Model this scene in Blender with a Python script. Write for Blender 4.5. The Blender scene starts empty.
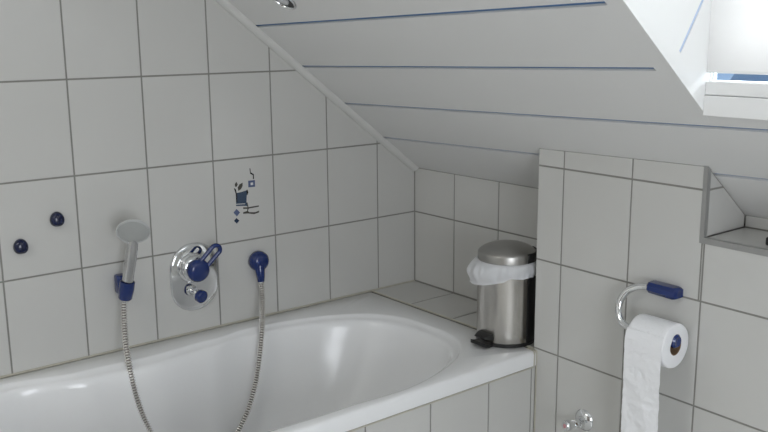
import bpy, bmesh, math, random
from mathutils import Vector, Matrix, noise
random.seed(4)
scene = bpy.context.scene
COL = scene.collection
PI = math.pi

# ------------------------------------------------------------------ camera
cd = bpy.data.cameras.new('camera'); cam = bpy.data.objects.new('camera', cd); COL.objects.link(cam)
cd.sensor_width = 36; cd.lens = 885.827 / 768 * 36; cd.clip_start = 0.02
yaw, pitch, roll = -0.8983, -0.2051, -0.0089
ca, sa, cb, sb = math.cos(yaw), math.sin(yaw), math.cos(pitch), math.sin(pitch)
fw = Vector((sa * cb, ca * cb, sb)); rt = Vector((ca, -sa, 0)); up = rt.cross(fw)
rt, up = rt * math.cos(roll) + up * math.sin(roll), up * math.cos(roll) - rt * math.sin(roll)
M = Matrix((rt, up, -fw)).transposed().to_4x4(); M.translation = Vector((2.2787, -1.9503, 0.8557))
cam.matrix_world = M
scene.camera = cam

# ------------------------------------------------------------------ light and exposure
scene.view_settings.view_transform = 'Standard'
scene.view_settings.look = 'None'
scene.view_settings.exposure = 0.1
scene.view_settings.gamma = 1.0
scene.view_settings.use_curve_mapping = False
W = bpy.data.worlds.new('sky'); scene.world = W; W.use_nodes = True
W.node_tree.nodes['Background'].inputs[0].default_value = (0.42, 0.62, 0.95, 1)
W.node_tree.nodes['Background'].inputs[1].default_value = 0.75

def area(name, loc, direction, sx, sy, energy, color=(1, 1, 1)):
    l = bpy.data.lights.new(name, 'AREA'); l.shape = 'RECTANGLE'; l.size = sx; l.size_y = sy
    l.energy = energy; l.color = color
    o = bpy.data.objects.new(name, l); COL.objects.link(o); o.location = loc
    o.rotation_euler = Vector(direction).to_track_quat('-Z', 'Y').to_euler()
    return o
area('dormer_daylight', (1.857, -0.30, 1.11), (0, -1, 0), 1.04, 0.64, 50, (0.97, 0.98, 1.0))
area('side_fill', (3.16, -1.80, 0.50), (-1, 0, 0), 0.9, 1.0, 20, (0.95, 0.97, 1.0))  # added fill from the right, brightens apron and roll end
area('overhead_fill', (0.95, -2.75, 1.62), (0, 0, -1), 0.7, 0.7, 9, (1, 0.98, 0.93))  # added overhead fill without a fixture, lifts far wall and ledge

# ------------------------------------------------------------------ materials
def mat(name, color, rough=0.5, metal=0.0, coat=0.0, var=0.0, vscale=8.0, bump=0.0, bscale=60.0, spec=0.5, sub=0.0, aniso=0.0, emit=None):
    m = bpy.data.materials.new(name); m.use_nodes = True
    nt = m.node_tree; p = nt.nodes['Principled BSDF']
    p.inputs['Base Color'].default_value = (*color, 1)
    p.inputs['Roughness'].default_value = rough
    p.inputs['Metallic'].default_value = metal
    p.inputs['Coat Weight'].default_value = coat
    p.inputs['Specular IOR Level'].default_value = spec
    if aniso: p.inputs['Anisotropic'].default_value = aniso
    if emit:
        p.inputs['Emission Color'].default_value = (*emit[0], 1); p.inputs['Emission Strength'].default_value = emit[1]
    tc = nt.nodes.new('ShaderNodeTexCoord')
    n = nt.nodes.new('ShaderNodeTexNoise'); n.inputs['Scale'].default_value = vscale; n.inputs['Detail'].default_value = 4
    nt.links.new(tc.outputs['Object'], n.inputs['Vector'])
    r = nt.nodes.new('ShaderNodeMixRGB'); r.blend_type = 'MIX'
    r.inputs[1].default_value = (*[c * (1 - var) for c in color], 1)
    r.inputs[2].default_value = (*[min(1, c * (1 + var)) for c in color], 1)
    nt.links.new(n.outputs['Fac'], r.inputs[0]); nt.links.new(r.outputs[0], p.inputs['Base Color'])
    if bump:
        n2 = nt.nodes.new('ShaderNodeTexNoise'); n2.inputs['Scale'].default_value = bscale
        nt.links.new(tc.outputs['Object'], n2.inputs['Vector'])
        b = nt.nodes.new('ShaderNodeBump'); b.inputs['Strength'].default_value = bump; b.inputs['Distance'].default_value = 0.002
        nt.links.new(n2.outputs['Fac'], b.inputs['Height']); nt.links.new(b.outputs[0], p.inputs['Normal'])
    return m

def steel_mat():
    m = mat('brushed_steel', (0.56, 0.54, 0.51), 0.20, 1.0, aniso=0.0)
    nt = m.node_tree; p = nt.nodes['Principled BSDF']
    tc = nt.nodes.new('ShaderNodeTexCoord'); mp = nt.nodes.new('ShaderNodeMapping')
    mp.inputs['Scale'].default_value = (6, 6, 900)
    n = nt.nodes.new('ShaderNodeTexNoise'); n.inputs['Scale'].default_value = 3
    nt.links.new(tc.outputs['Object'], mp.inputs[0]); nt.links.new(mp.outputs[0], n.inputs['Vector'])
    b = nt.nodes.new('ShaderNodeBump'); b.inputs['Strength'].default_value = 0.25; b.inputs['Distance'].default_value = 0.0004
    nt.links.new(n.outputs['Fac'], b.inputs['Height']); nt.links.new(b.outputs[0], p.inputs['Normal'])
    return m

def thin_mat(name, color, trans, rough=0.6):
    m = bpy.data.materials.new(name); m.use_nodes = True; nt = m.node_tree
    for n in list(nt.nodes): nt.nodes.remove(n)
    out = nt.nodes.new('ShaderNodeOutputMaterial'); mx = nt.nodes.new('ShaderNodeMixShader')
    d = nt.nodes.new('ShaderNodeBsdfDiffuse'); t = nt.nodes.new('ShaderNodeBsdfTranslucent')
    tc = nt.nodes.new('ShaderNodeTexCoord'); no = nt.nodes.new('ShaderNodeTexNoise'); no.inputs['Scale'].default_value = 30
    r = nt.nodes.new('ShaderNodeMixRGB'); r.inputs[1].default_value = (*[c * .98 for c in color], 1); r.inputs[2].default_value = (*color, 1)
    nt.links.new(tc.outputs['Object'], no.inputs['Vector']); nt.links.new(no.outputs['Fac'], r.inputs[0])
    nt.links.new(r.outputs[0], d.inputs[0]); nt.links.new(r.outputs[0], t.inputs[0])
    mx.inputs[0].default_value = trans
    nt.links.new(d.outputs[0], mx.inputs[1]); nt.links.new(t.outputs[0], mx.inputs[2]); nt.links.new(mx.outputs[0], out.inputs[0])
    return m

def glass_mat():
    m = bpy.data.materials.new('window_glass'); m.use_nodes = True; nt = m.node_tree
    for n in list(nt.nodes): nt.nodes.remove(n)
    out = nt.nodes.new('ShaderNodeOutputMaterial'); mx = nt.nodes.new('ShaderNodeMixShader')
    t = nt.nodes.new('ShaderNodeBsdfTransparent'); g = nt.nodes.new('ShaderNodeBsdfGlossy'); g.inputs['Roughness'].default_value = 0.02
    t.inputs[0].default_value = (0.93, 0.96, 0.97, 1)
    fr = nt.nodes.new('ShaderNodeFresnel'); fr.inputs[0].default_value = 1.45
    nt.links.new(fr.outputs[0], mx.inputs[0]); nt.links.new(t.outputs[0], mx.inputs[1]); nt.links.new(g.outputs[0], mx.inputs[2])
    nt.links.new(mx.outputs[0], out.inputs[0]); return m

M_tile = mat('glazed_white_tile', (0.60, 0.597, 0.575), 0.16, var=0.025, vscale=5, bump=0.05, bscale=14)
M_grout = mat('grey_grout', (0.27, 0.265, 0.245), 0.9, var=0.1, vscale=40)
M_sil = mat('beige_sealant', (0.48, 0.46, 0.385), 0.6, var=0.12, vscale=30)
M_panel = mat('white_ceiling_panel', (0.73, 0.73, 0.72), 0.5, var=0.015, vscale=3, bump=0.05, bscale=80)
M_groove = mat('blue_groove_strip', (0.08, 0.18, 0.36), 0.4, var=0.1)
M_cheekgroove = mat('pale_blue_groove', (0.45, 0.55, 0.72), 0.4)
M_trim = mat('white_painted_trim', (0.64, 0.64, 0.62), 0.4, var=0.01)
M_tub = mat('white_acrylic', (0.86, 0.865, 0.87), 0.20, coat=0.1, var=0.005)
M_chrome = mat('chrome', (0.78, 0.79, 0.80), 0.06, 1.0)
M_hose = mat('hose_metal', (0.85, 0.83, 0.80), 0.22, 1.0)
M_hosegap = mat('hose_dark_gap', (0.20, 0.19, 0.18), 0.5, 0.6)
M_blue = mat('navy_blue_plastic', (0.006, 0.024, 0.135), 0.22, coat=0.3)
M_dblue = mat('dark_navy_plastic', (0.004, 0.009, 0.045), 0.25, coat=0.2)
M_grey = mat('light_grey_plastic', (0.50, 0.51, 0.51), 0.3)
M_satin = mat('satin_chrome', (0.62, 0.62, 0.62), 0.22, 1.0)
M_face = mat('grey_spray_face', (0.42, 0.43, 0.42), 0.4)
M_black = mat('black_plastic', (0.012, 0.012, 0.012), 0.35)
M_steel = steel_mat()
M_lid = mat('satin_steel', (0.42, 0.41, 0.39), 0.36, 1.0)
M_alu = mat('grey_aluminium_profile', (0.34, 0.34, 0.33), 0.45, 0.3)
M_bag = thin_mat('white_bag_film', (0.86, 0.87, 0.89), 0.25)
M_blind = thin_mat('white_blind_fabric', (0.86, 0.85, 0.84), 0.17)
M_paper = mat('white_tissue_paper', (0.90, 0.905, 0.92), 0.95, var=0.01, vscale=40, bump=0.6, bscale=220, spec=0.1)
M_card = mat('brown_cardboard', (0.25, 0.16, 0.09), 0.9)
M_pvc = mat('white_window_plastic', (0.82, 0.82, 0.81), 0.3)
M_glass = glass_mat()
M_paint = mat('white_wall_paint', (0.72, 0.72, 0.70), 0.8, var=0.01)
M_floor = mat('light_floor_tile', (0.70, 0.70, 0.68), 0.3, var=0.05)
M_wood = mat('dark_brown_wood', (0.10, 0.055, 0.03), 0.4, var=0.3, vscale=12)
M_slate = mat('slate_roof', (0.36, 0.43, 0.50), 0.6, var=0.15, vscale=3)
M_render = mat('pale_render', (0.6, 0.58, 0.54), 0.9)
M_lampglass = mat('frosted_lamp_glass', (0.55, 0.55, 0.56), 0.2)
M_dpat = [mat('motif_slate_blue', (0.045, 0.07, 0.12), 0.25, var=0.25, vscale=250), mat('motif_black', (0.02, 0.02, 0.02), 0.25),
          mat('motif_blue', (0.10, 0.13, 0.24), 0.25), mat('motif_white', (0.68, 0.69, 0.68), 0.2), mat('motif_dark_brown', (0.08, 0.075, 0.065), 0.25),
          mat('motif_dark_blue', (0.015, 0.03, 0.07), 0.25)]
M_pink = mat('pale_red_mark', (0.65, 0.33, 0.35), 0.3)

# ------------------------------------------------------------------ mesh helpers
def link(name, bm, mats, parent=None, smooth=False, angle=35):
    me = bpy.data.meshes.new(name)
    bmesh.ops.recalc_face_normals(bm, faces=bm.faces)
    if smooth:
        for f in bm.faces: f.smooth = True
        for e in bm.edges:
            if len(e.link_faces) == 2 and e.calc_face_angle(0) > math.radians(angle): e.smooth = False
    bm.to_mesh(me); bm.free()
    if not isinstance(mats, (list, tuple)): mats = [mats]
    for m in mats: me.materials.append(m)
    o = bpy.data.objects.new(name, me); COL.objects.link(o)
    if parent is not None:
        o.parent = parent; o.matrix_parent_inverse = Matrix.Translation(-parent.location)
    return o

def struct(o):
    o['kind'] = 'structure'; return o
def tag(o, label, cat, group=None):
    o['label'] = label; o['category'] = cat
    if group: o['group'] = group
    return o
def thing(name, label, cat, loc, group=None):
    o = bpy.data.objects.new(name, None); COL.objects.link(o); o.location = loc
    o.empty_display_size = 0.05
    return tag(o, label, cat, group)

def clip(poly, planes, margin=0.0):
    # planes: (a, b, c) keep a*x + b*y <= c
    for a, b, c in planes:
        L = math.hypot(a, b); c = c - margin * L
        out = []
        for i in range(len(poly)):
            p, q = poly[i], poly[(i + 1) % len(poly)]
            dp, dq = a * p[0] + b * p[1] - c, a * q[0] + b * q[1] - c
            if dp <= 0: out.append(p)
            if (dp < 0 < dq) or (dq < 0 < dp):
                t = dp / (dp - dq); out.append((p[0] + t * (q[0] - p[0]), p[1] + t * (q[1] - p[1])))
        poly = out
        if len(poly) < 3: return []
    cl = []
    for p in poly:
        if not cl or math.hypot(p[0] - cl[-1][0], p[1] - cl[-1][1]) > 1e-5: cl.append(p)
    if len(cl) > 1 and math.hypot(cl[0][0] - cl[-1][0], cl[0][1] - cl[-1][1]) < 1e-5: cl.pop()
    return cl if len(cl) >= 3 else []

def rect(u0, u1, v0, v1): return [(u0, v0), (u1, v0), (u1, v1), (u0, v1)]
def rplanes(u0, u1, v0, v1): return [(1, 0, u1), (-1, 0, -u0), (0, 1, v1), (0, -1, -v0)]

def loops(bm, rings, f, mi=0, cap0=True, cap1=True):
    vs = [[bm.verts.new(f(*p)) for p in r] for r in rings]
    n = len(vs[0])
    for a, b in zip(vs, vs[1:]):
        for i in range(n):
            bm.faces.new((a[i], a[(i + 1) % n], b[(i + 1) % n], b[i])).material_index = mi
    if cap0: bm.faces.new(vs[0]).material_index = mi
    if cap1: bm.faces.new(vs[-1]).material_index = mi

def slab(bm, poly, f, d0, d1, mi=0, bevel=0.0, planes=None):
    """polygon in (u, v) extruded between depths d0 (back) and d1 (face)"""
    if bevel and planes is not None:
        top = clip(poly, planes, bevel)
        big = [(-99, -99), (99, -99), (99, 99), (-99, 99)]
        if len(top) == len(poly):
            # start both rings at corresponding corners
            c = (sum(p[0] for p in poly) / len(poly), sum(p[1] for p in poly) / len(poly))
            k = min(range(len(top)), key=lambda i: math.hypot(top[i][0] - poly[0][0], top[i][1] - poly[0][1]))
            top = top[k:] + top[:k]
            loops(bm, [[(x, y, d0) for x, y in poly], [(x, y, d1 - bevel) for x, y in poly], [(x, y, d1) for x, y in top]], f, mi)
            return
    loops(bm, [[(x, y, d0) for x, y in poly], [(x, y, d1) for x, y in poly]], f, mi)

def tiled(bm, f, us, vs, planes, gap=0.0023, mi=0, holes=()):
    """tiles between grid lines us, vs; planes = outline; depth +: towards room"""
    for i in range(len(us) - 1):
        for j in range(len(vs) - 1):
            cells = [(us[i], us[i + 1], vs[j], vs[j + 1])]
            for hu0, hu1, hv0, hv1 in holes:
                nc = []
                for a, b, c, d in cells:
                    if b <= hu0 or a >= hu1 or d <= hv0 or c >= hv1: nc.append((a, b, c, d)); continue
                    if a < hu0: nc.append((a, hu0, c, d))
                    if b > hu1: nc.append((hu1, b, c, d))
                    if c < hv0: nc.append((max(a, hu0), min(b, hu1), c, hv0))
                    if d > hv1: nc.append((max(a, hu0), min(b, hu1), hv1, d))
                cells = nc
            for a, b, c, d in cells:
                pl = rplanes(a, b, c, d) + list(planes)
                poly = clip(rect(a - 1, b + 1, c - 1, d + 1), pl, gap)
                if not poly: continue
                ar = abs(sum(poly[k][0] * poly[(k + 1) % len(poly)][1] - poly[(k + 1) % len(poly)][0] * poly[k][1] for k in range(len(poly)))) / 2
                if ar < 1e-4: continue
                g2 = [(q[0], q[1], q[2] - gap * math.hypot(q[0], q[1])) for q in pl]
                slab(bm, poly, f, -0.006, 0.0, mi, 0.0005, g2)

def lathe(bm, prof, f=lambda x, y, z: (x, y, z), n=32, mi=0, cap0=True, cap1=True):
    loops(bm, [[(r * math.cos(2 * PI * k / n), r * math.sin(2 * PI * k / n), h) for k in range(n)] for r, h in prof], f, mi, cap0, cap1)

def frame(origin, axis, upv=(0, 0, 1)):
    """map local (x, y, z) with z along axis"""
    a = Vector(axis).normalized(); u = Vector(upv)
    x = u.cross(a)
    if x.length < 1e-4: x = Vector((1, 0, 0)).cross(a)
    x.normalize(); y = a.cross(x); o = Vector(origin)
    return lambda p, q, r: o + x * p + y * q + a * r

def catmull(pts, per=8):
    P = [Vector(p) for p in pts]; P = [P[0] * 2 - P[1]] + P + [P[-1] * 2 - P[-2]]
    out = []
    for i in range(1, len(P) - 2):
        a, b, c, d = P[i - 1:i + 3]
        for k in range(per):
            t = k / per
            out.append(0.5 * ((2 * b) + (c - a) * t + (2 * a - 5 * b + 4 * c - d) * t * t + (3 * b - a - 3 * c + d) * t ** 3))
    out.append(P[-2]); return out

def resample(pts, step):
    out = [pts[0]]; acc = 0
    for a, b in zip(pts, pts[1:]):
        L = (b - a).length; t = step - acc
        while t <= L:
            out.append(a + (b - a) * (t / L)); t += step
        acc = (acc + L) % step
    return out

def tube(bm, pts, rad, n=12, mi=0, cap=True, closed=False, flat=1.0):
    N = len(pts); rings = []; nrm = None
    for i, p in enumerate(pts):
        if closed: t = (pts[(i + 1) % N] - pts[i - 1]).normalized()
        else: t = (pts[min(i + 1, N - 1)] - pts[max(i - 1, 0)]).normalized()
        if nrm is None:
            nrm = t.orthogonal().normalized()
        nrm = (nrm - t * nrm.dot(t)).normalized(); b = t.cross(nrm)
        r = rad(i) if callable(rad) else rad
        rings.append([bm.verts.new(p + nrm * math.cos(2 * PI * k / n) * r + b * math.sin(2 * PI * k / n) * r * flat) for k in range(n)])
    prs = list(zip(rings, rings[1:])) + ([(rings[-1], rings[0])] if closed else [])
    for a, b2 in prs:
        for k in range(n): bm.faces.new((a[k], a[(k + 1) % n], b2[(k + 1) % n], b2[k])).material_index = mi
    if cap and not closed: bm.faces.new(rings[0]); bm.faces.new(rings[-1])

def box(bm, x0, x1, y0, y1, z0, z1, mi=0, bevel=0.0, seg=2, f=None):
    vs = [bm.verts.new((x, y, z)) for x in (x0, x1) for y in (y0, y1) for z in (z0, z1)]
    fs = [bm.faces.new([vs[i] for i in q]) for q in ((0, 1, 3, 2), (4, 6, 7, 5), (0, 4, 5, 1), (2, 3, 7, 6), (0, 2, 6, 4), (1, 5, 7, 3))]
    for q in fs: q.material_index = mi
    if bevel:
        r = bmesh.ops.bevel(bm, geom=list({e for q in fs for e in q.edges}), offset=bevel, segments=seg, affect='EDGES', profile=0.5)
        for q in r['faces']: q.material_index = mi
        vs = list({v for q in r['faces'] for v in q.verts} | {v for v in vs if v.is_valid})
    if f:
        for v in vs: v.co = Vector(f(*v.co))

# ------------------------------------------------------------------ room shell
Z0, SL = 0.402, 0.77            # sloped ceiling: z = Z0 - SL * y
FL, XR, YB, ZT = -0.57, 3.2, -3.5, 1.70
YT = (Z0 - ZT) / SL

# left tiled wall (plane x = 0)
fL = lambda u, v, d: (d, u, v)
bm = bmesh.new()
pl = [(1, 0, 0.0), (-1, 0, -YB), (SL, 1, Z0), (0, 1, ZT), (0, -1, -FL)]
us = [YB] + sorted([-0.1615 - 0.2 * k for k in range(16)]) + [0.0]
vs = [FL, -0.496, -0.248] + [0.248 * k for k in range(7)] + [ZT]
tiled(bm, fL, us, vs, pl)
slab(bm, clip(rect(YB - .1, .06, FL, ZT), [(SL, 1, Z0 + .05)]), fL, -0.06, -0.0014, 1)
wall_left = struct(link('wall_left', bm, [M_tile, M_grout]))

# motif printed on one tile
motif = {
 0: [[(-0.6927, 0.3944), (-0.6742, 0.3956), (-0.6572, 0.3985), (-0.6560, 0.3852), (-0.6582, 0.3623), (-0.6540, 0.3503), (-0.6609, 0.3524), (-0.6935, 0.3561), (-0.6931, 0.3638)]],
 1: [[(-0.6983, 0.411), (-0.6921, 0.4064), (-0.6880, 0.3887), (-0.6886, 0.3662), (-0.6919, 0.3666), (-0.6920, 0.3893)],
     [(-0.6432, 0.463), (-0.6404, 0.4628), (-0.6398, 0.4515), (-0.6420, 0.4476)], [(-0.6420, 0.4515), (-0.6380, 0.4500), (-0.6291, 0.4441), (-0.6298, 0.4295), (-0.6331, 0.4299), (-0.6326, 0.4415), (-0.6420, 0.4470)],
     [(-0.6572, 0.3985), (-0.6532, 0.4010), (-0.6503, 0.3917), (-0.6545, 0.3840), (-0.6560, 0.3852)]],
 2: [[(-0.6492, 0.4268), (-0.6266, 0.4262), (-0.6269, 0.4062), (-0.6496, 0.4068)], [(-0.6923, 0.3472), (-0.6814, 0.335), (-0.6923, 0.3247), (-0.703, 0.3374)]],
 3: [[(-0.6418, 0.4201), (-0.6335, 0.4201), (-0.6333, 0.4128), (-0.6416, 0.4123)], [(-0.6931, 0.3625), (-0.6630, 0.3600), (-0.6630, 0.3580), (-0.6931, 0.3605)]],
 4: [[(-0.6837, 0.4006), (-0.6854, 0.4105), (-0.6785, 0.4194), (-0.6685, 0.4231), (-0.669, 0.4134), (-0.6749, 0.4044)],
     [(-0.6939, 0.4139), (-0.6946, 0.4212), (-0.6889, 0.4278), (-0.685, 0.4201), (-0.6885, 0.4133)],
     [(-0.6698, 0.3491), (-0.6546, 0.3472), (-0.6167, 0.3482), (-0.6168, 0.3442), (-0.6548, 0.3427), (-0.67, 0.3442)],
     [(-0.6705, 0.3345), (-0.655, 0.3364), (-0.6497, 0.3317), (-0.6303, 0.3291), (-0.6151, 0.3321), (-0.6176, 0.3264), (-0.6334, 0.3236), (-0.6554, 0.3285), (-0.6707, 0.3296)],
     [(-0.6582, 0.3623), (-0.6549, 0.3619), (-0.6514, 0.3428), (-0.6562, 0.3336), (-0.6584, 0.3348), (-0.6547, 0.3442)]],
 5: [[(-0.6936, 0.32), (-0.6848, 0.3109), (-0.6938, 0.3033), (-0.7026, 0.3124)]]}
bm = bmesh.new()
k = 0
for mi, polys in motif.items():
    for p in polys:
        slab(bm, p, fL, -0.0002, 0.0003 + 0.00004 * k + (0.0004 if mi == 3 else 0), mi); k += 1
mo = link('tile_motif', bm, M_dpat, wall_left)
mo['label'] = 'printed blue and brown potted plant motif'

# far tiled wall (plane y = 0) behind the tub end
fF = lambda u, v, d: (u, -d, v)
bm = bmesh.new()
pl = [(1, 0, 0.74), (-1, 0, 0.0), (0, 1, Z0), (0, -1, 0.0)]
tiled(bm, fF, [0, .198, .398, .598, .74], [0.0, 0.248, 0.5], pl)
slab(bm, rect(-.05, 3.3, FL, Z0 + .08), fF, -0.06, -0.0014, 1)
struct(link('wall_far', bm, [M_tile, M_grout]))

# tiled ledge between tub and far wall
G = 0.021
bm = bmesh.new()
fT = lambda u, v, d: (u, v, d)
YE = -0.193
tiled(bm, fT, [0, .198, .394, .594, .735], [YE, 0.0], [(1, 0, .735), (-1, 0, 0), (0, 1, 0), (0, -1, -YE)], gap=.0036)
slab(bm, rect(0, .735, YE + .0015, 0), fT, -0.05, -0.0014, 1)
struct(link('wall_ledge', bm, [M_tile, M_grout]))

# low boxed wall with niche (plane y + G x = -0.1835)
XN, ZN, YN = 1.2265, 0.403, -0.040
fB = lambda u, v, d: (u, -0.1835 - G * u - d, v)
zc = lambda x: Z0 + SL * (0.1835 + G * x)
bm = bmesh.new()
pl = [(1, 0, XR), (-1, 0, -.731), (-SL * G, 1, Z0 + SL * 0.1835), (0, -1, -FL)]
us = [.731, .8185, 1.0285, 1.229, 1.431, 1.632, 1.833, 2.034, 2.235, 2.436, 2.637, 2.838, 3.039, XR]
tiled(bm, fB, us, [FL, -.492, -.243, .0065, .257, .5095, .62], pl, holes=[(XN - .003, 2.637, ZN - .006, 1.0)])
bp = lambda u0, u1, v0, v1: clip(rect(u0, u1, v0, v1), [(-SL * G, 1, Z0 + SL * 0.1835 - .0005)])
slab(bm, bp(.7325, XN - .008, FL, .8), fB, -0.03, -0.0014, 1)
slab(bm, bp(XN - .008, 2.63, FL, ZN - .012), fB, -0.03, -0.0014, 1)
slab(bm, bp(2.63, XR, FL, .8), fB, -0.03, -0.0014, 1)
# side of the box facing the ledge
fS = lambda u, v, d: (.7315 - d, u, v)
slab(bm, clip(rect(-.198, 0, 0, .8), [(SL, 1, Z0)]), fS, -0.03, -0.0014, 1)
tiled(bm, fS, [-.198, 0], [0, .257, .5095, .62], [(SL, 1, Z0), (-1, 0, .198), (1, 0, 0)])
# niche: side, shelf, back
fN = lambda u, v, d: (XN + d, u, v)
slab(bm, clip(rect(-.205, YN, ZN, .8), [(SL, 1, Z0)]), fN, -0.02, -0.0014, 1)
tiled(bm, fN, [-.208, YN], [ZN, .5095, .62], [(SL, 1, Z0), (-1, 0, .205), (1, 0, YN)])
fH = lambda u, v, d: (u, v, ZN + d)
us2 = [XN, 1.431, 1.632, 1.833, 2.034, 2.235, 2.436, 2.63]
slab(bm, rect(XN, 2.63, -.195, YN), fH, -0.03, -0.0014, 1)
tiled(bm, fH, us2, [-.212, YN], [(-G, -1, .1835 - .001)])
fK = lambda u, v, d: (u, YN - d, v)
slab(bm, rect(XN, 2.63, ZN - .02, Z0 - SL * YN), fK, -0.02, -0.0014, 1)
tiled(bm, fK, us2, [ZN, Z0 - SL * YN], [])
box(bm, 2.63, 2.65, -.205, YN, ZN, .43, 0)
struct(link('wall_low', bm, [M_tile, M_grout]))
# grey metal profile around the niche opening
bm = bmesh.new()
pz = zc(1.22)
slab(bm, clip(rect(XN - .0095, XN + .001, ZN - .013, pz), [(-SL * G, 1, Z0 + SL * 0.1835)]), fB, -0.012, 0.0012, 0)
slab(bm, rect(XN + .001, 2.637, ZN - .013, ZN + .0005), fB, -0.012, 0.0012, 0)
struct(link('trim_1', bm, M_alu))

# tub apron (tiles facing +x)
fA = lambda u, v, d: (.742 + d, u, v)
bm = bmesh.new()
us = [-1.9] + sorted([-.3805 - .2035 * k for k in range(8)]) + [-.216, -.2005]
us[0] = -1.9; us = [u for u in us if u >= -1.9]
tiled(bm, fA, us, [FL, -.50, -.27, -.044], [(0, 1, -.044)])
slab(bm, rect(-.206, -.2005, -.044, -.002), fA, -.006, 0.0, 0)
slab(bm, rect(-1.9, -.2, FL, -.042), fA, -0.03, -0.0014, 1)
slab(bm, rect(-.2, -.196, -.1, .0), fA, -0.02, 0.0, 1)
struct(link('wall_tub_side', bm, [M_tile, M_grout]))

# sealant beads
bm = bmesh.new()
S = lambda *p: [Vector(q) for q in p]
tube(bm, S((.002, -1.9, .001), (.002, YE, .001)), .0034, 8)
tube(bm, S((.0, YE, .0), (.73, YE, .0)), .0028, 8)
tube(bm, S((.001, -.001, 0), (.001, -.001, .385)), .0022, 8, 1)
tube(bm, S((.0, 0, .001), (.73, 0, .001)), .0028, 8, 1)
tube(bm, S((.001, 0, .001), (.001, YE, .001)), .003, 8)
tube(bm, S((.742, -.208, -.044), (.743, -.208, -.001)), .003, 8)
tube(bm, S((.744, -.2, -.57), (.744, -.2, .0)), .0022, 8)
tube(bm, S((.744, -1.9, -.0445), (.744, -.21, -.0445)), .002, 8)
box(bm, .715, .744, -.209, -.199, -.004, .0015, 0, .001)
struct(link('trim_2', bm, [M_sil, M_grout]))

# sloped ceiling ---------------------------------------------------
GS = 0.028
fC = lambda x, y, d: (x, y - d * SL / math.hypot(1, SL), Z0 - SL * y - d / math.hypot(1, SL))   # d towards the room
grooves = [0.04] + [-.1475 - .155 * k for k in range(10)] + [-1.9]
XO0, XO1, YO0, YO1 = 1.314, 2.40, -.380, -1.361
bm = bmesh.new()
GW = 0.0046
def panels(x0, x1, y0, y1, gr=True):
    base = rplanes(x0, x1, y0, y1)
    if not gr:
        p = clip(rect(x0, x1, y0, y1), []); slab(bm, p, fC, -0.012, 0, 0); return
    for a, b in zip(grooves, grooves[1:]):
        ppl = [(GS, 1, a - GW), (-GS, -1, -b - GW)]
        p = clip(rect(x0, x1, y0, y1), ppl)
        if p: slab(bm, p, fC, -0.012, 0, 0)
    for q in (rect(x0, x1, y0, y1),): slab(bm, q, fC, -0.03, -0.0055, 1)
panels(0, 1.274, YT, 0)
gl = grooves[3] - GS * 1.3    # third groove, next to the lining
panels(1.274, XR, YO0 + .003, 0)
panels(1.274, 1.3125, YO1, YO0 + .003, False)
panels(2.4015, 2.44, YO1, YO0 + .003, False)
panels(2.44, XR, YO1, YO0 + .003)
panels(1.274, XR, YT, YO1)
struct(link('ceiling', bm, [M_panel, M_groove]))
bm = bmesh.new()
box(bm, -.05, XR + .05, YB - .05, YT + .01, ZT, ZT + .03)
struct(link('ceiling_flat', bm, M_panel))

# batten along the sloped joint on the left wall
bm = bmesh.new()
sdir = Vector((0, -1, SL)).normalized(); sn = Vector((0, -SL, -1)).normalized()
prof = [(0.0, 0.0), (.022, 0.0), (.022, .004), (.018, .011), (.010, .016), (.003, .017), (0.0, .017)]
p0 = Vector((0, 0.0, Z0)) ; L = (Vector((0, YT, ZT)) - p0).length
rings = []
for t in (0.0, L):
    rings.append([tuple(p0 + sdir * t + Vector((a, 0, 0)) + sn * b) for a, b in prof])
loops(bm, rings, lambda x, y, z: (x, y, z))
struct(link('trim_3', bm, M_trim, smooth=True, angle=50))

# floor, other walls
bm = bmesh.new(); box(bm, -.05, XR + .05, YB - .05, 0, FL - .05, FL); struct(link('floor', bm, M_floor))
bm = bmesh.new(); box(bm, -.05, XR + .05, YB - .05, YB, FL, ZT); struct(link('wall_back', bm, M_paint))
bm = bmesh.new()
fR = lambda u, v, d: (XR - d, u, v)
for u0, u1, v0, v1 in ((YB, -2.30, FL, ZT), (-1.30, 0, FL, ZT), (-2.30, -1.30, FL, -.05), (-2.30, -1.30, 1.05, ZT)):
    slab(bm, clip(rect(u0, u1, v0, v1), [(SL, 1, Z0 + .03)]), fR, -0.06, 0, 0)
struct(link('wall_right', bm, M_paint))
added_door = struct(bpy.data.objects.new('added_door_1', None)); COL.objects.link(added_door); added_door.location = (2.0, YB, FL)  # unseen dark door, added for contrast in chrome and steel reflections
bm = bmesh.new(); box(bm, 1.60, 2.40, YB + .001, YB + .03, FL + .002, 1.43, 0, .003); leaf = link('added_door_leaf', bm, M_wood, added_door)
bm = bmesh.new()
for x0, x1, z0, z1 in ((1.53, 1.60, FL, 1.50), (2.40, 2.47, FL, 1.50), (1.60, 2.40, 1.43, 1.50)): box(bm, x0, x1, YB + .001, YB + .045, z0, z1)
link('added_door_frame', bm, M_wood, added_door)
bm = bmesh.new(); tube(bm, [Vector((1.67, YB + .03, .48)), Vector((1.67, YB + .075, .48)), Vector((1.69, YB + .08, .48)), Vector((1.79, YB + .08, .48))], .010, 12); link('added_door_handle', bm, M_chrome, leaf)
# unseen side window beside the camera, made up to go with the side fill
bm = bmesh.new()
for u0, u1, v0, v1 in ((-2.30, -1.30, -.05, .00), (-2.30, -1.30, 1.00, 1.05), (-2.30, -2.25, .00, 1.00), (-1.35, -1.30, .00, 1.00), (-1.82, -1.78, .00, 1.00)):
    slab(bm, rect(u0, u1, v0, v1), fR, -0.05, 0.012, 0)
struct(link('added_window', bm, M_pvc))

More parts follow.
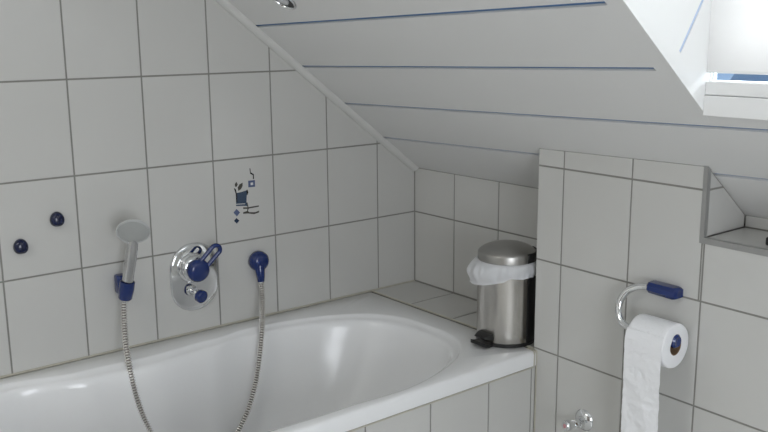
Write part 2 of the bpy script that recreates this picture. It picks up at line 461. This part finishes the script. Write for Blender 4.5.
# ------------------------------------------------------------------ dormer window
ZD = 1.45
def cheek(name, x, sgn):
    bm = bmesh.new()
    f = lambda u, v, d: (x + sgn * d, u, v)
    outline = [(-SL, -1, -Z0 + 0.0), (1, 0, -.362), (0, 1, ZD)]
    h = math.hypot(1, SL); tx, ty = -1 / h, SL / h         # along the slope, upwards
    px, py = 0.565, 0.825                                   # groove direction
    nx, ny = -py, px
    s0 = nx * -.475 + ny * .814
    lines = [s0 + .2 * k for k in range(-2, 7)]
    big = rect(-1.6, 0, .4, 1.6)
    inner = [(-SL, -1, -Z0 - .046)]
    strip = clip(big, outline + [(SL, 1, Z0 + .046)])
    slab(bm, strip, f, -0.0014, 0, 0)
    for a, b in zip(lines, lines[1:]):
        p = clip(big, outline + inner + [(nx, ny, b - .0035), (-nx, -ny, -a - .0035)])
        if p: slab(bm, p, f, -0.0014, 0, 0)
    slab(bm, clip(big, outline + [(-SL, -1, -Z0 - .016)]), f, -0.03, -0.0014, 1)
    struct(link(name, bm, [M_pvc, M_cheekgroove]))
cheek('wall_dormer_left', XO0, 1); cheek('wall_dormer_right', XO1, -1)
bm = bmesh.new(); box(bm, XO0 - .03, XO1 + .03, YO1 - .02, -.30, ZD, ZD + .03); struct(link('ceiling_dormer', bm, M_panel))

win = thing('window_1', '', '', (1.857, -.36, .70)); del win['label']; del win['category']; win['kind'] = 'structure'
bm = bmesh.new()
box(bm, XO0, XO1, -.386, -.345, .690, .7295, 0, .0015)
link('window_sill', bm, M_pvc, win)
bm = bmesh.new()
box(bm, XO0, XO1, -.384, -.335, .7305, .757, 0, .002)
box(bm, XO0, XO0 + .003, -.370, -.350, .757, ZD); box(bm, XO1 - .003, XO1, -.370, -.350, .757, ZD)
box(bm, XO0, XO1, -.360, -.335, ZD - .03, ZD)
link('window_frame', bm, M_pvc, win)
bm = bmesh.new(); box(bm, XO0 + .004, XO1 - .004, -.366, -.362, .757, ZD - .03)
link('window_pane', bm, M_glass, win)

bl = thing('roller_blind', 'white fabric blind drawn over the dormer window above the frame', 'blind', (1.857, -.368, .773))
bm = bmesh.new(); box(bm, XO0 + .0002, XO1 - .0002, -.3815, -.3805, .775, 1.12)
link('blind_fabric', bm, M_blind, bl)
bm = bmesh.new(); box(bm, XO0 + .001, XO1 - .001, -.383, -.379, .7725, .777, 0, .001); box(bm, XO0 + .001, XO1 - .001, -.386, -.376, 1.118, 1.135, 0, .002)
link('blind_rail', bm, M_pvc, bl)

# neighbouring house seen through the strip of glass
hs = thing('neighbouring_house', 'distant house with dark slate roof seen through window gap below the blind', 'house', (0, 14, -6))
bm = bmesh.new(); box(bm, -5.7, 5, 10.8, 19, -6, -.9); link('house_wall', bm, M_render, hs)
bm = bmesh.new()
loops(bm, [[(x, 10.4, -1.1), (x, 15, 2.2), (x, 19.4, -1.1), (x, 15, .9)] for x in (-5.83, 5.2)], lambda x, y, z: (x, y, z))
link('house_roof', bm, M_slate, hs)

# ------------------------------------------------------------------ bathtub
tub = thing('bathtub', 'white built-in bathtub with oval basin along the tiled left wall', 'bathtub', (.37, -1.04, -.5))
CX, CY = .405, -1.04
LEFT = [(-.30, .348), (-.55, .349), (-.70, .345), (-.84, .318), (-1.04, .302), (-1.21, .315), (-1.42, .368), (-1.95, .372)]
RIGHT = [(-.30, .330), (-.60, .332), (-.83, .308), (-1.08, .300), (-1.38, .328), (-1.95, .332)]
def curve(pts, y):
    if y >= pts[0][0]: return pts[0][1]
    for (y0, a0), (y1, a1) in zip(pts, pts[1:]):
        if y >= y1:
            t = (y - y0) / (y1 - y0); t = t * t * (3 - 2 * t)
            return a0 + (a1 - a0) * t
    return pts[-1][1]
def srad(th):
    c, s = math.cos(th), math.sin(th)
    b = .755 if s > 0 else .80
    n = 2.9; a = .32
    for _ in range(6):
        r = (abs(c / a) ** n + abs(s / b) ** n) ** (-1 / n)
        a = curve(RIGHT if c > 0 else LEFT, CY + r * s)
    return (abs(c / a) ** n + abs(s / b) ** n) ** (-1 / n)
X0, X1, Y0, Y1 = .003, .744, -1.9, -.197
def rrad(th, ins):
    c, s = math.cos(th), math.sin(th); r = 9
    if c > 1e-9: r = min(r, (X1 - ins - CX) / c)
    if c < -1e-9: r = min(r, (CX - X0 - ins) / -c)
    if s > 1e-9: r = min(r, (Y1 - ins - CY) / s)
    if s < -1e-9: r = min(r, (CY - Y0 - ins) / -s)
    return r
ths = [2 * PI * k / 256 for k in range(256)] + [math.atan2(y - CY, x - CX) % (2 * PI) for x in (X0, X1) for y in (Y0, Y1)]
ths = sorted(ths)
rings = []
for ins, z in ((.012, -.043), (0.0005, -.042), (0, -.009), (.0025, -.003), (.008, 0)):
    rings.append([(CX + rrad(t, ins) * math.cos(t), CY + rrad(t, ins) * math.sin(t), z) for t in ths])
for off, z in ((-.006, 0), (0, -.0008), (.004, -.004), (.008, -.008), (.020, -.0115), (.027, -.0145), (.033, -.022), (.037, -.035)):
    rings.append([(CX + (srad(t) - off) * math.cos(t), CY + (srad(t) - off) * math.sin(t), z) for t in ths])
last = rings[-1]
for sx, sy, z in ((.975, .975, -.07), (.94, .93, -.14), (.90, .88, -.21), (.86, .82, -.28), (.81, .76, -.335), (.75, .70, -.37), (.66, .62, -.395), (.5, .48, -.408), (.25, .25, -.412), (.02, .02, -.413)):
    rings.append([(CX + (x - CX) * sx, CY + (y - CY) * sy, z) for x, y, _ in last])
bm = bmesh.new()
loops(bm, rings, lambda x, y, z: (x, y, z), cap0=False)
link('tub_shell', bm, M_tub, tub, smooth=True, angle=60)
bm = bmesh.new()
lathe(bm, [(.03, 0), (.032, .002), (.028, .005), (.012, .006), (.010, .003)], frame((CX, -1.04, -.413), (0, 0, 1)), 24)
link('drain_cover', bm, M_chrome, tub, smooth=True)

# ------------------------------------------------------------------ pedal bin
BC = Vector((.6210, -.193, 0))
binr = thing('pedal_bin', 'small brushed steel pedal bin with black base on the tub corner', 'bin', (BC.x, BC.y, 0.0))
fb = lambda x, y, z: (BC.x + x, BC.y + y, z)
bm = bmesh.new(); lathe(bm, [(.076, .001), (.0835, .002), (.0835, .009), (.081, .012), (.07, .012)], fb, 64)
link('base_ring', bm, M_black, binr, smooth=True)
bm = bmesh.new(); lathe(bm, [(.0815, .0115), (.0820, .013), (.0820, .229), (.078, .232), (.074, .232), (.074, .02), (.01, .02)], fb, 64, cap1=True)
link('body', bm, M_steel, binr, smooth=True)
bm = bmesh.new(); lathe(bm, [(.074, .234), (.0800, .234), (.0815, .236), (.0815, .255), (.0805, .258), (.075, .2635), (.064, .271), (.048, .277), (.028, .2805), (.004, .2815)], fb, 64)
link('lid', bm, M_lid, binr, smooth=True)
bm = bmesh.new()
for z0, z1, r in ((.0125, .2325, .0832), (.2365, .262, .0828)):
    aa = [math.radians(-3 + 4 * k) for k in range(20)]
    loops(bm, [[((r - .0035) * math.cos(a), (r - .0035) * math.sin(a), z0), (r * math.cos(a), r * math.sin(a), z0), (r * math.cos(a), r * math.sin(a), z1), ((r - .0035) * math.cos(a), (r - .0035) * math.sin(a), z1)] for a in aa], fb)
link('black_strip', bm, M_black, binr, smooth=True, angle=50)  # added black strip down one side of body and lid
# pedal
pa = math.radians(-90)
pd_ = Vector((math.cos(pa), math.sin(pa), 0)); ps = Vector((-pd_.y, pd_.x, 0))
fp = lambda x, y, z: BC + pd_ * x + ps * y + Vector((0, 0, z))
bm = bmesh.new()
loops(bm, [[(x, y * w, z + dz) for y, dz in ((-1, -.003), (1, -.003), (1, .007), (-1, .007))] for x, w, z in ((.070, .025, .0045), (.092, .028, .0045), (.106, .028, .007), (.114, .025, .011), (.117, .021, .013))], lambda x, y, z: fp(x, y, z))
link('pedal', bm, M_black, binr)
bm = bmesh.new()
loops(bm, [[(x, y * w, z) for y, z in ((-1, z0), (1, z0), (.8, z1), (-.8, z1))] for x, w, z0, z1 in ((.070, .030, .024, .038), (.084, .030, .024, .036), (.098, .026, .025, .032), (.104, .020, .026, .030))], lambda x, y, z: fp(x, y, z))
link('pedal_hood', bm, M_black, binr)
# bin bag: film folded over the rim
bag = thing('bin_bag', 'white plastic bag liner poking out under the steel bin lid', 'bag', (BC.x, BC.y, .19))
bm = bmesh.new()
n = 120; rows = 12; vv = []
for j in range(rows + 1):
    t = j / rows; ring = []
    for k in range(n):
        a = 2 * PI * k / n
        d = Vector((math.cos(a), math.sin(a), 0)); q = -rt.x * d.x - rt.y * d.y    # towards picture left
        q = d.dot(Vector((-.624, -.781, 0)))
        hang = .040 + .030 * max(0, q) + .006 * noise.noise(Vector((d.x * 2.2, d.y * 2.2, 3.1)))
        z = .2365 - hang * t
        bul = math.sin(PI * min(1, t * 1.15)) ** 0.7 * (.0065 + .009 * max(0, q) ** 2)
        fold = .007 * noise.noise(Vector((d.x * 5, d.y * 5, t * 1.2 + 1))) + .004 * noise.noise(Vector((d.x * 14, d.y * 14, t * 2)))
        flare = .016 * max(0, q) ** 3 * t
        r = (.0765 if j == 0 else .0832) + bul + (fold + .0012) * min(1, t * 4) + flare
        r = max(r, .0765 if j == 0 else .0829)
        r = min(r, (.728 - BC.x) / d.x) if d.x > .5 else r
        ring.append(bm.verts.new((BC.x + d.x * r, BC.y + d.y * r, z)))
    vv.append(ring)
for a, b in zip(vv, vv[1:]):
    for k in range(n): bm.faces.new((a[k], a[(k + 1) % n], b[(k + 1) % n], b[k]))
bo = link('bag_film', bm, M_bag, bag, smooth=True, angle=80)

# ------------------------------------------------------------------ mixer tap
mx = thing('bath_mixer', 'chrome oval wall mixer plate with blue lever knob above tub', 'tap', (0, -.841, .168))
MY, MZ = -.841, .168
def oval(w, h, n, ins, N=72):
    out = []
    for k in range(N):
        t = 2 * PI * k / N; c, s = math.cos(t), math.sin(t)
        if n == 0:
            out.append(((w - ins) * math.copysign(abs(c) ** .9, c), (w - ins) * s + (h - w) * max(-1, min(1, s * 4)))); continue
        out.append(((w - ins) * math.copysign(abs(c) ** (2 / n), c), (h - ins) * math.copysign(abs(s) ** (2 / n), s)))
    return out
bm = bmesh.new()
loops(bm, [[(MY + a, MZ + b, d) for a, b in oval(.075, .100, 0, i)] for i, d in ((0, .0005), (0, .006), (.002, .0085), (.006, .0100), (.02, .0125), (.045, .0145), (.07, .0150))], fL)
link('wall_plate', bm, M_chrome, mx, smooth=True, angle=60)
bm = bmesh.new()
f = frame((.012, -.852, .199), (1, 0, 0))
lathe(bm, [(.043, 0), (.044, .004), (.042, .009), (.0375, .012), (.0375, .020), (.034, .024), (.027, .026), (.027, .034)], f, 48)
link('valve_body', bm, M_chrome, mx, smooth=True, angle=45)
bm = bmesh.new()
f = frame((.044, -.852, .199), (1, 0, 0))
lathe(bm, [(.027, 0), (.0315, .002), (.033, .006), (.033, .014), (.030, .020), (.022, .024), (.008, .0255)], f, 40)
kn = link('knob', bm, M_blue, mx, smooth=True, angle=45)
# loop lever
bm = bmesh.new()
ctr = Vector((.054, -.852, .199)); tip = Vector((.066, -.800, .254)); d = (tip - ctr).normalized(); w = Vector((1, 0, 0)).cross(d).normalized()
st = ctr + d * .020; e = tip - d * .002; R = .0135
path = []
for k in range(13):
    a = PI * k / 12 - PI / 2
    path.append(e + (w * math.sin(a) + d * math.cos(a)) * R)
path = [st + (w * -1) * .013] + path + [st + w * .013]
pts = resample(catmull(path, 4), .003)
tube(bm, pts, .0064, 12)
link('lever', bm, M_blue, kn, smooth=True, angle=60)
bm = bmesh.new()
f = frame((.010, -.858, .133), (Vector((.06, -.849, .124)) - Vector((.010, -.858, .133))))
lathe(bm, [(.017, .0), (.016, .006), (.011, .009), (.0105, .030), (.013, .032), (.013, .038)], f, 28)
stem = link('diverter_stem', bm, M_chrome, mx, smooth=True)
bm = bmesh.new()
f = frame((.048, -.8500, .1235), (.05, .009, -.009))
lathe(bm, [(.016, 0), (.0185, .002), (.0185, .014), (.0145, .018), (.004, .019)], f, 28)
link('diverter_knob', bm, M_blue, stem, smooth=True)

# ------------------------------------------------------------------ hand shower, bracket, hose, outlet
hb, ht = Vector((.055, -1.073, .152)), Vector((.090, -1.055, .308))
sh = thing('hand_shower', 'grey hand shower with round head resting in the blue wall bracket', 'shower head', tuple(hb))
ax = (ht - hb).normalized()
bm = bmesh.new()
pts = [hb + (ht - hb) * t for t in (0, .03, .12, .4, .7, .92)]
pts += [Vector((.093, -1.054, .328)), Vector((.101, -1.055, .346))]
rr = [.010, .0125, .0135, .0150, .0155, .0150, .0145, .010]
tube(bm, pts, lambda i: rr[i], 20, flat=0.85)
link('handle', bm, M_satin, sh, smooth=True, angle=60)
nf = Vector((.74, -.38, -.55)).normalized(); fc = Vector((.120, -1.063, .3525))
f = frame(fc, nf)
bm = bmesh.new()
lathe(bm, [(.008, -.022), (.022, -.020), (.034, -.014), (.042, -.006), (.0435, -.002), (.043, .001), (.041, .002), (.039, .0005), (.0385, -.001)], f, 48, cap1=False)
shell = link('head_shell', bm, M_grey, sh, smooth=True, angle=60)
bm = bmesh.new()
lathe(bm, [(.0388, -.002), (.0385, .0000), (.034, .0014), (.020, .0022), (.004, .0024)], f, 48)
for rad, cnt in ((.010, 8), (.019, 14), (.028, 20), (.034, 26)):
    for k in range(cnt):
        a = 2 * PI * k / cnt
        c = (rad * math.cos(a), rad * math.sin(a))
        lathe(bm, [(.0012, .001), (.0010, .0034)], lambda x, y, z, c=c: f(x + c[0], y + c[1], z), 6)
link('spray_face', bm, M_face, shell, smooth=True, angle=50)

br = thing('shower_bracket', 'blue plastic bracket on wall tiles holding the hand shower', 'bracket', (0, -1.075, .185))
bm = bmesh.new()
f0 = frame(hb + ax * .008, ax, (1, 0, 0))
# cup: open ring around the handle
n = 36; prof = [(.0165, 0), (.0185, .003), (.0205, .028), (.0200, .050), (.0170, .051), (.0160, .030)]
rings = []
for r, h in prof:
    rings.append([(r * math.cos(2 * PI * k / n), r * .95 * math.sin(2 * PI * k / n), h) for k in range(n)])
loops(bm, rings + [rings[0]], f0, cap0=False, cap1=False)
bmesh.ops.remove_doubles(bm, verts=bm.verts, dist=1e-6)
link('cup', bm, M_blue, br, smooth=True, angle=50)
bm = bmesh.new()
box(bm, .0005, .040, -1.079, -1.048, .164, .218, 0, .007, 3)
link('wall_mount', bm, M_blue, br, smooth=True, angle=50)

ou = thing('shower_outlet', 'round navy blue wall elbow feeding the right end of the hose', 'fitting', (0, -.632, .178))
bm = bmesh.new()
f = frame((.0005, -.631, .1805), (1, 0, 0))
lathe(bm, [(.027, 0), (.0305, .003), (.0312, .012), (.030, .022), (.025, .029), (.017, .034), (.004, .036)], f, 40)
pts = catmull([(.022, -.634, .168), (.026, -.636, .152), (.029, -.636, .138), (.030, -.636, .121)], 6)
tube(bm, pts, lambda i: .0165 - .006 * i / 18, 20)
elb = link('elbow', bm, M_blue, ou, smooth=True, angle=60)
bm = bmesh.new()
tube(bm, [Vector((.0305, -.636, .124)), Vector((.031, -.636, .116))], .0088, 20)
link('nut', bm, M_chrome, ou, smooth=True)

bm = bmesh.new()
hp = [(.054, -1.074, .149), (.056, -1.077, .140), (.066, -1.083, .104), (.088, -1.092, .056), (.112, -1.098, .015), (.130, -1.100, -.028), (.142, -1.095, -.084), (.150, -1.083, -.142),
      (.156, -1.067, -.190), (.164, -1.033, -.270), (.172, -.985, -.330), (.176, -.915, -.355), (.170, -.850, -.325), (.160, -.807, -.268), (.155, -.769, -.213),
      (.145, -.737, -.148), (.138, -.716, -.078), (.122, -.695, -.010), (.092, -.673, .029), (.055, -.649, .071), (.034, -.638, .108), (.031, -.636, .119)]
pts = resample(catmull(hp, 10), .0018)
R4 = (.0062, .0092, .0092, .0062)
tube(bm, pts, lambda i: R4[i % 4], 12)
bm.faces.ensure_lookup_table()
for fi, fc_ in enumerate(bm.faces):
    if (fi // 12) % 4 == 3: fc_.material_index = 1
hose = link('shower_hose', bm, [M_hose, M_hosegap])
tag(hose, 'ribbed silver metal shower hose looping down into the bathtub', 'hose')

# ------------------------------------------------------------------ two blue wall hooks
def hook(loc):
    o = bpy.data.objects.new('towel_hook', hook.me); COL.objects.link(o); o.location = loc; return o
bm = bmesh.new()
rings = []
N = 32
for s, d in ((.90, 0), (1.0, .002), (1.0, .006), (.93, .012), (.75, .016), (.45, .0185), (.1, .0195)):
    ring = []
    for k in range(N):
        a = 2 * PI * k / N; y = .0180 * math.cos(a); z = .0215 * math.sin(a)
        if z < 0: z *= .80; y = .0180 * math.copysign(abs(math.cos(a)) ** .72, math.cos(a))
        ring.append((y * s, z * s, d))
    rings.append(ring)
loops(bm, rings, lambda u, v, d: (d, u, v))
h1 = link('towel_hook', bm, M_dblue, smooth=True, angle=50); hook.me = h1.data
h1.location = (.0003, -1.313, .331)
h2 = h1.copy(); COL.objects.link(h2); h2.location = (.0003, -1.217, .388)
tag(h1, 'dark blue rounded wall hook, lower and further left of the two', 'hook', 'blue hooks on the left wall')
tag(h2, 'dark blue rounded wall hook, higher of the two and nearer the shower', 'hook', 'blue hooks on the left wall')

# ------------------------------------------------------------------ toilet paper and holder
RX0, RX1, RY, RZ, RR = 1.109, 1.209, -.264, .158, .052
ho = thing('paper_holder', 'curved chrome toilet paper holder with blue mount on low wall', 'paper holder', (1.153, -.207, .266))
bm = bmesh.new()
sec = [(-.0005, -.0135), (.012, -.0150), (.026, -.0135), (.034, -.005), (.034, .006), (.026, .0135), (.010, .0150), (-.0005, .0135)]
loops(bm, [[(x, -.2078 - a * s1, .2665 + b * s2 - (x - 1.15) * 0.02) for a, b in sec] for x, s1, s2 in ((1.104, .80, .80), (1.109, .95, .95), (1.172, 1, 1), (1.179, .92, .9), (1.184, .7, .65))], lambda x, y, z: (x, y, z))
link('wall_mount', bm, M_blue, ho, smooth=True, angle=30)
bm = bmesh.new()
tp = [(1.118, -.2265, .266), (1.100, -.228, .2665), (1.078, -.233, .262), (1.056, -.242, .247), (1.045, -.251, .222), (1.048, -.258, .196), (1.062, -.263, .177), (1.082, -.264, .170), (1.110, -.264, .169), (1.150, -.264, .169), (1.198, -.264, .169)]
tube(bm, catmull(tp, 8), .0085, 18)
link('chrome_tube', bm, M_chrome, ho, smooth=True, angle=60)
bm = bmesh.new()
lathe(bm, [(.0085, 0), (.0158, .001), (.0168, .004), (.0162, .012), (.012, .0165), (.003, .0145)], frame((1.198, -.264, .170), (1, 0, 0)), 28)
link('end_cap', bm, M_blue, ho, smooth=True)

ro = thing('toilet_roll', 'white toilet paper roll hanging on the curved holder, end hanging down', 'toilet paper', (1.158, RY, RZ))
f = frame((0, RY, RZ), (1, 0, 0))
bm = bmesh.new()
n = 72
def rollring(r, x, amp=.0006):
    return [((r + amp * noise.noise(Vector((math.cos(2 * PI * k / n) * 2, math.sin(2 * PI * k / n) * 2, x * 20)))) * math.cos(2 * PI * k / n), r * math.sin(2 * PI * k / n), x) for k in range(n)]
rings = [rollring(.0215, RX0), rollring(.047, RX0), rollring(.0508, RX0 + .001), rollring(RR, RX0 + .004)]
rings += [rollring(RR, RX0 + .004 + (RX1 - RX0 - .008) * k / 10, .0012) for k in range(1, 11)]
rings += [rollring(.0508, RX1 - .001), rollring(.047, RX1), rollring(.0215, RX1)]
loops(bm, rings + [rings[0]], f, cap0=False, cap1=False)
bmesh.ops.remove_doubles(bm, verts=bm.verts, dist=1e-6)
rollpart = link('paper_roll', bm, M_paper, ro, smooth=True, angle=60)
bm = bmesh.new()
rings = [[(r * math.cos(2 * PI * k / 40), r * math.sin(2 * PI * k / 40), x) for k in range(40)] for r, x in ((.0196, RX0 + .0005), (.0214, RX0 + .0005), (.0214, RX1 - .0005), (.0196, RX1 - .0005))]
loops(bm, rings + [rings[0]], f, cap0=False, cap1=False)
bmesh.ops.remove_doubles(bm, verts=bm.verts, dist=1e-6)
link('cardboard_core', bm, M_card, ro, smooth=True)
# hanging sheets
bm = bmesh.new()
nx, nz = 22, 120; g = []
ztop, zbot = RZ + .030, -.34
for side in (0, 1):
    rows_ = []
    for j in range(nz + 1):
        z = ztop + (zbot - ztop) * j / nz; row = []
        for i in range(nx + 1):
            u = i / nx; x = RX0 + .0015 + (RX1 - RX0 - .003) * u
            ph = ((z - .135) / .115) % 1.0
            crease = -.0022 * math.exp(-((min(ph, 1 - ph)) / .045) ** 2)
            if z > RZ:
                y = RY - math.sqrt(max(0, (RR + .0012) ** 2 - (z - RZ) ** 2)); wob = 0
            else:
                fall = min(1, (RZ - z) / .06)
                y = RY - RR - .0012 + .006 * min(1, (RZ - z) / .4)
                wob = fall * ((.0034) * noise.noise(Vector((u * 2.5, z * 30, 0))) + .0022 * noise.noise(Vector((u * 9, z * 80, 4))) - crease)
            row.append(bm.verts.new((x, y + wob - (.0006 if side else 0), z)))
        rows_.append(row)
    g.append(rows_)
for s in (0, 1):
    for j in range(nz):
        for i in range(nx): bm.faces.new((g[s][j][i], g[s][j][i + 1], g[s][j + 1][i + 1], g[s][j + 1][i]))
for j in range(nz):
    for i in (0, nx): bm.faces.new((g[0][j][i], g[0][j + 1][i], g[1][j + 1][i], g[1][j][i]))
for i in range(nx):
    for j in (0, nz): bm.faces.new((g[0][j][i], g[0][j][i + 1], g[1][j][i + 1], g[1][j][i]))
link('loose_sheets', bm, M_paper, ro, smooth=True, angle=60)

# ------------------------------------------------------------------ angle valve
VX, VZ = .916, -.141; VY = -.1835 - G * VX
va = thing('angle_valve', 'small chrome shut-off valve on low wall left of hanging paper', 'valve', (VX, VY, VZ))
bm = bmesh.new()
lathe(bm, [(.0290, 0), (.0290, .002), (.026, .006), (.019, .010), (.013, .012), (.012, .016)], frame((VX, VY, VZ), (0, -1, 0)), 36)
link('rosette', bm, M_chrome, va, smooth=True)
bm = bmesh.new()
lathe(bm, [(.009, .0), (.009, .018), (.012, .019), (.012, .030), (.008, .032), (.007, .044)], frame((VX, VY - .010, VZ), (0, -1, 0)), 8)
box(bm, VX + .006, VX + .020, VY - .036, VY - .022, VZ - .006, VZ + .006, 0, .002)
link('valve_body', bm, M_chrome, va)
bm = bmesh.new()
lathe(bm, [(.008, 0), (.013, .002), (.0145, .006), (.0145, .014), (.012, .018), (.006, .0185)], frame((VX - .004, VY - .050, VZ), (-.25, -1, 0)), 24)
hd = link('handle', bm, M_chrome, va, smooth=True)
bm = bmesh.new()
lathe(bm, [(.0058, 0), (.0055, .0012), (.002, .0016)], frame((VX - .0085, VY - .0682, VZ), (-.25, -1, 0)), 20)
link('handle_mark', bm, M_pink, hd)

# ------------------------------------------------------------------ recessed ceiling spotlight
nd = Vector((0, -SL, -1)).normalized(); sc = Vector((.301, -.699, Z0 + SL * .699))
sp = thing('ceiling_spotlight', 'recessed chrome ring spotlight in white panelled ceiling at top edge', 'light', tuple(sc))
f = frame(sc, nd)
bm = bmesh.new()
rings = [[(r * math.cos(2 * PI * k / 48), r * math.sin(2 * PI * k / 48), h) for k in range(48)] for r, h in ((.041, 0), (.041, .002), (.039, .005), (.036, .006), (.034, .004), (.0335, .0))]
loops(bm, rings, f, cap0=False, cap1=False)
link('ring', bm, M_chrome, sp, smooth=True, angle=60)
bm = bmesh.new(); lathe(bm, [(.034, .0006), (.034, .0012), (.020, .0014)], f, 40); link('recess', bm, M_black, sp)
bm = bmesh.new(); lathe(bm, [(.019, .0012), (.019, .005), (.016, .0075), (.004, .009)], f, 32); link('lamp_lens', bm, M_lampglass, sp, smooth=True)

# ------------------------------------------------------------------ small dark item on the shelf (cut by the frame edge)
bm = bmesh.new(); box(bm, 1.350, 1.405, -.176, -.135, ZN + .0005, ZN + .019, 0, .004, 3)
tag(link('soap_dish', bm, M_black, smooth=True, angle=40), 'small black object on the niche shelf cut off by right picture edge', 'dish')
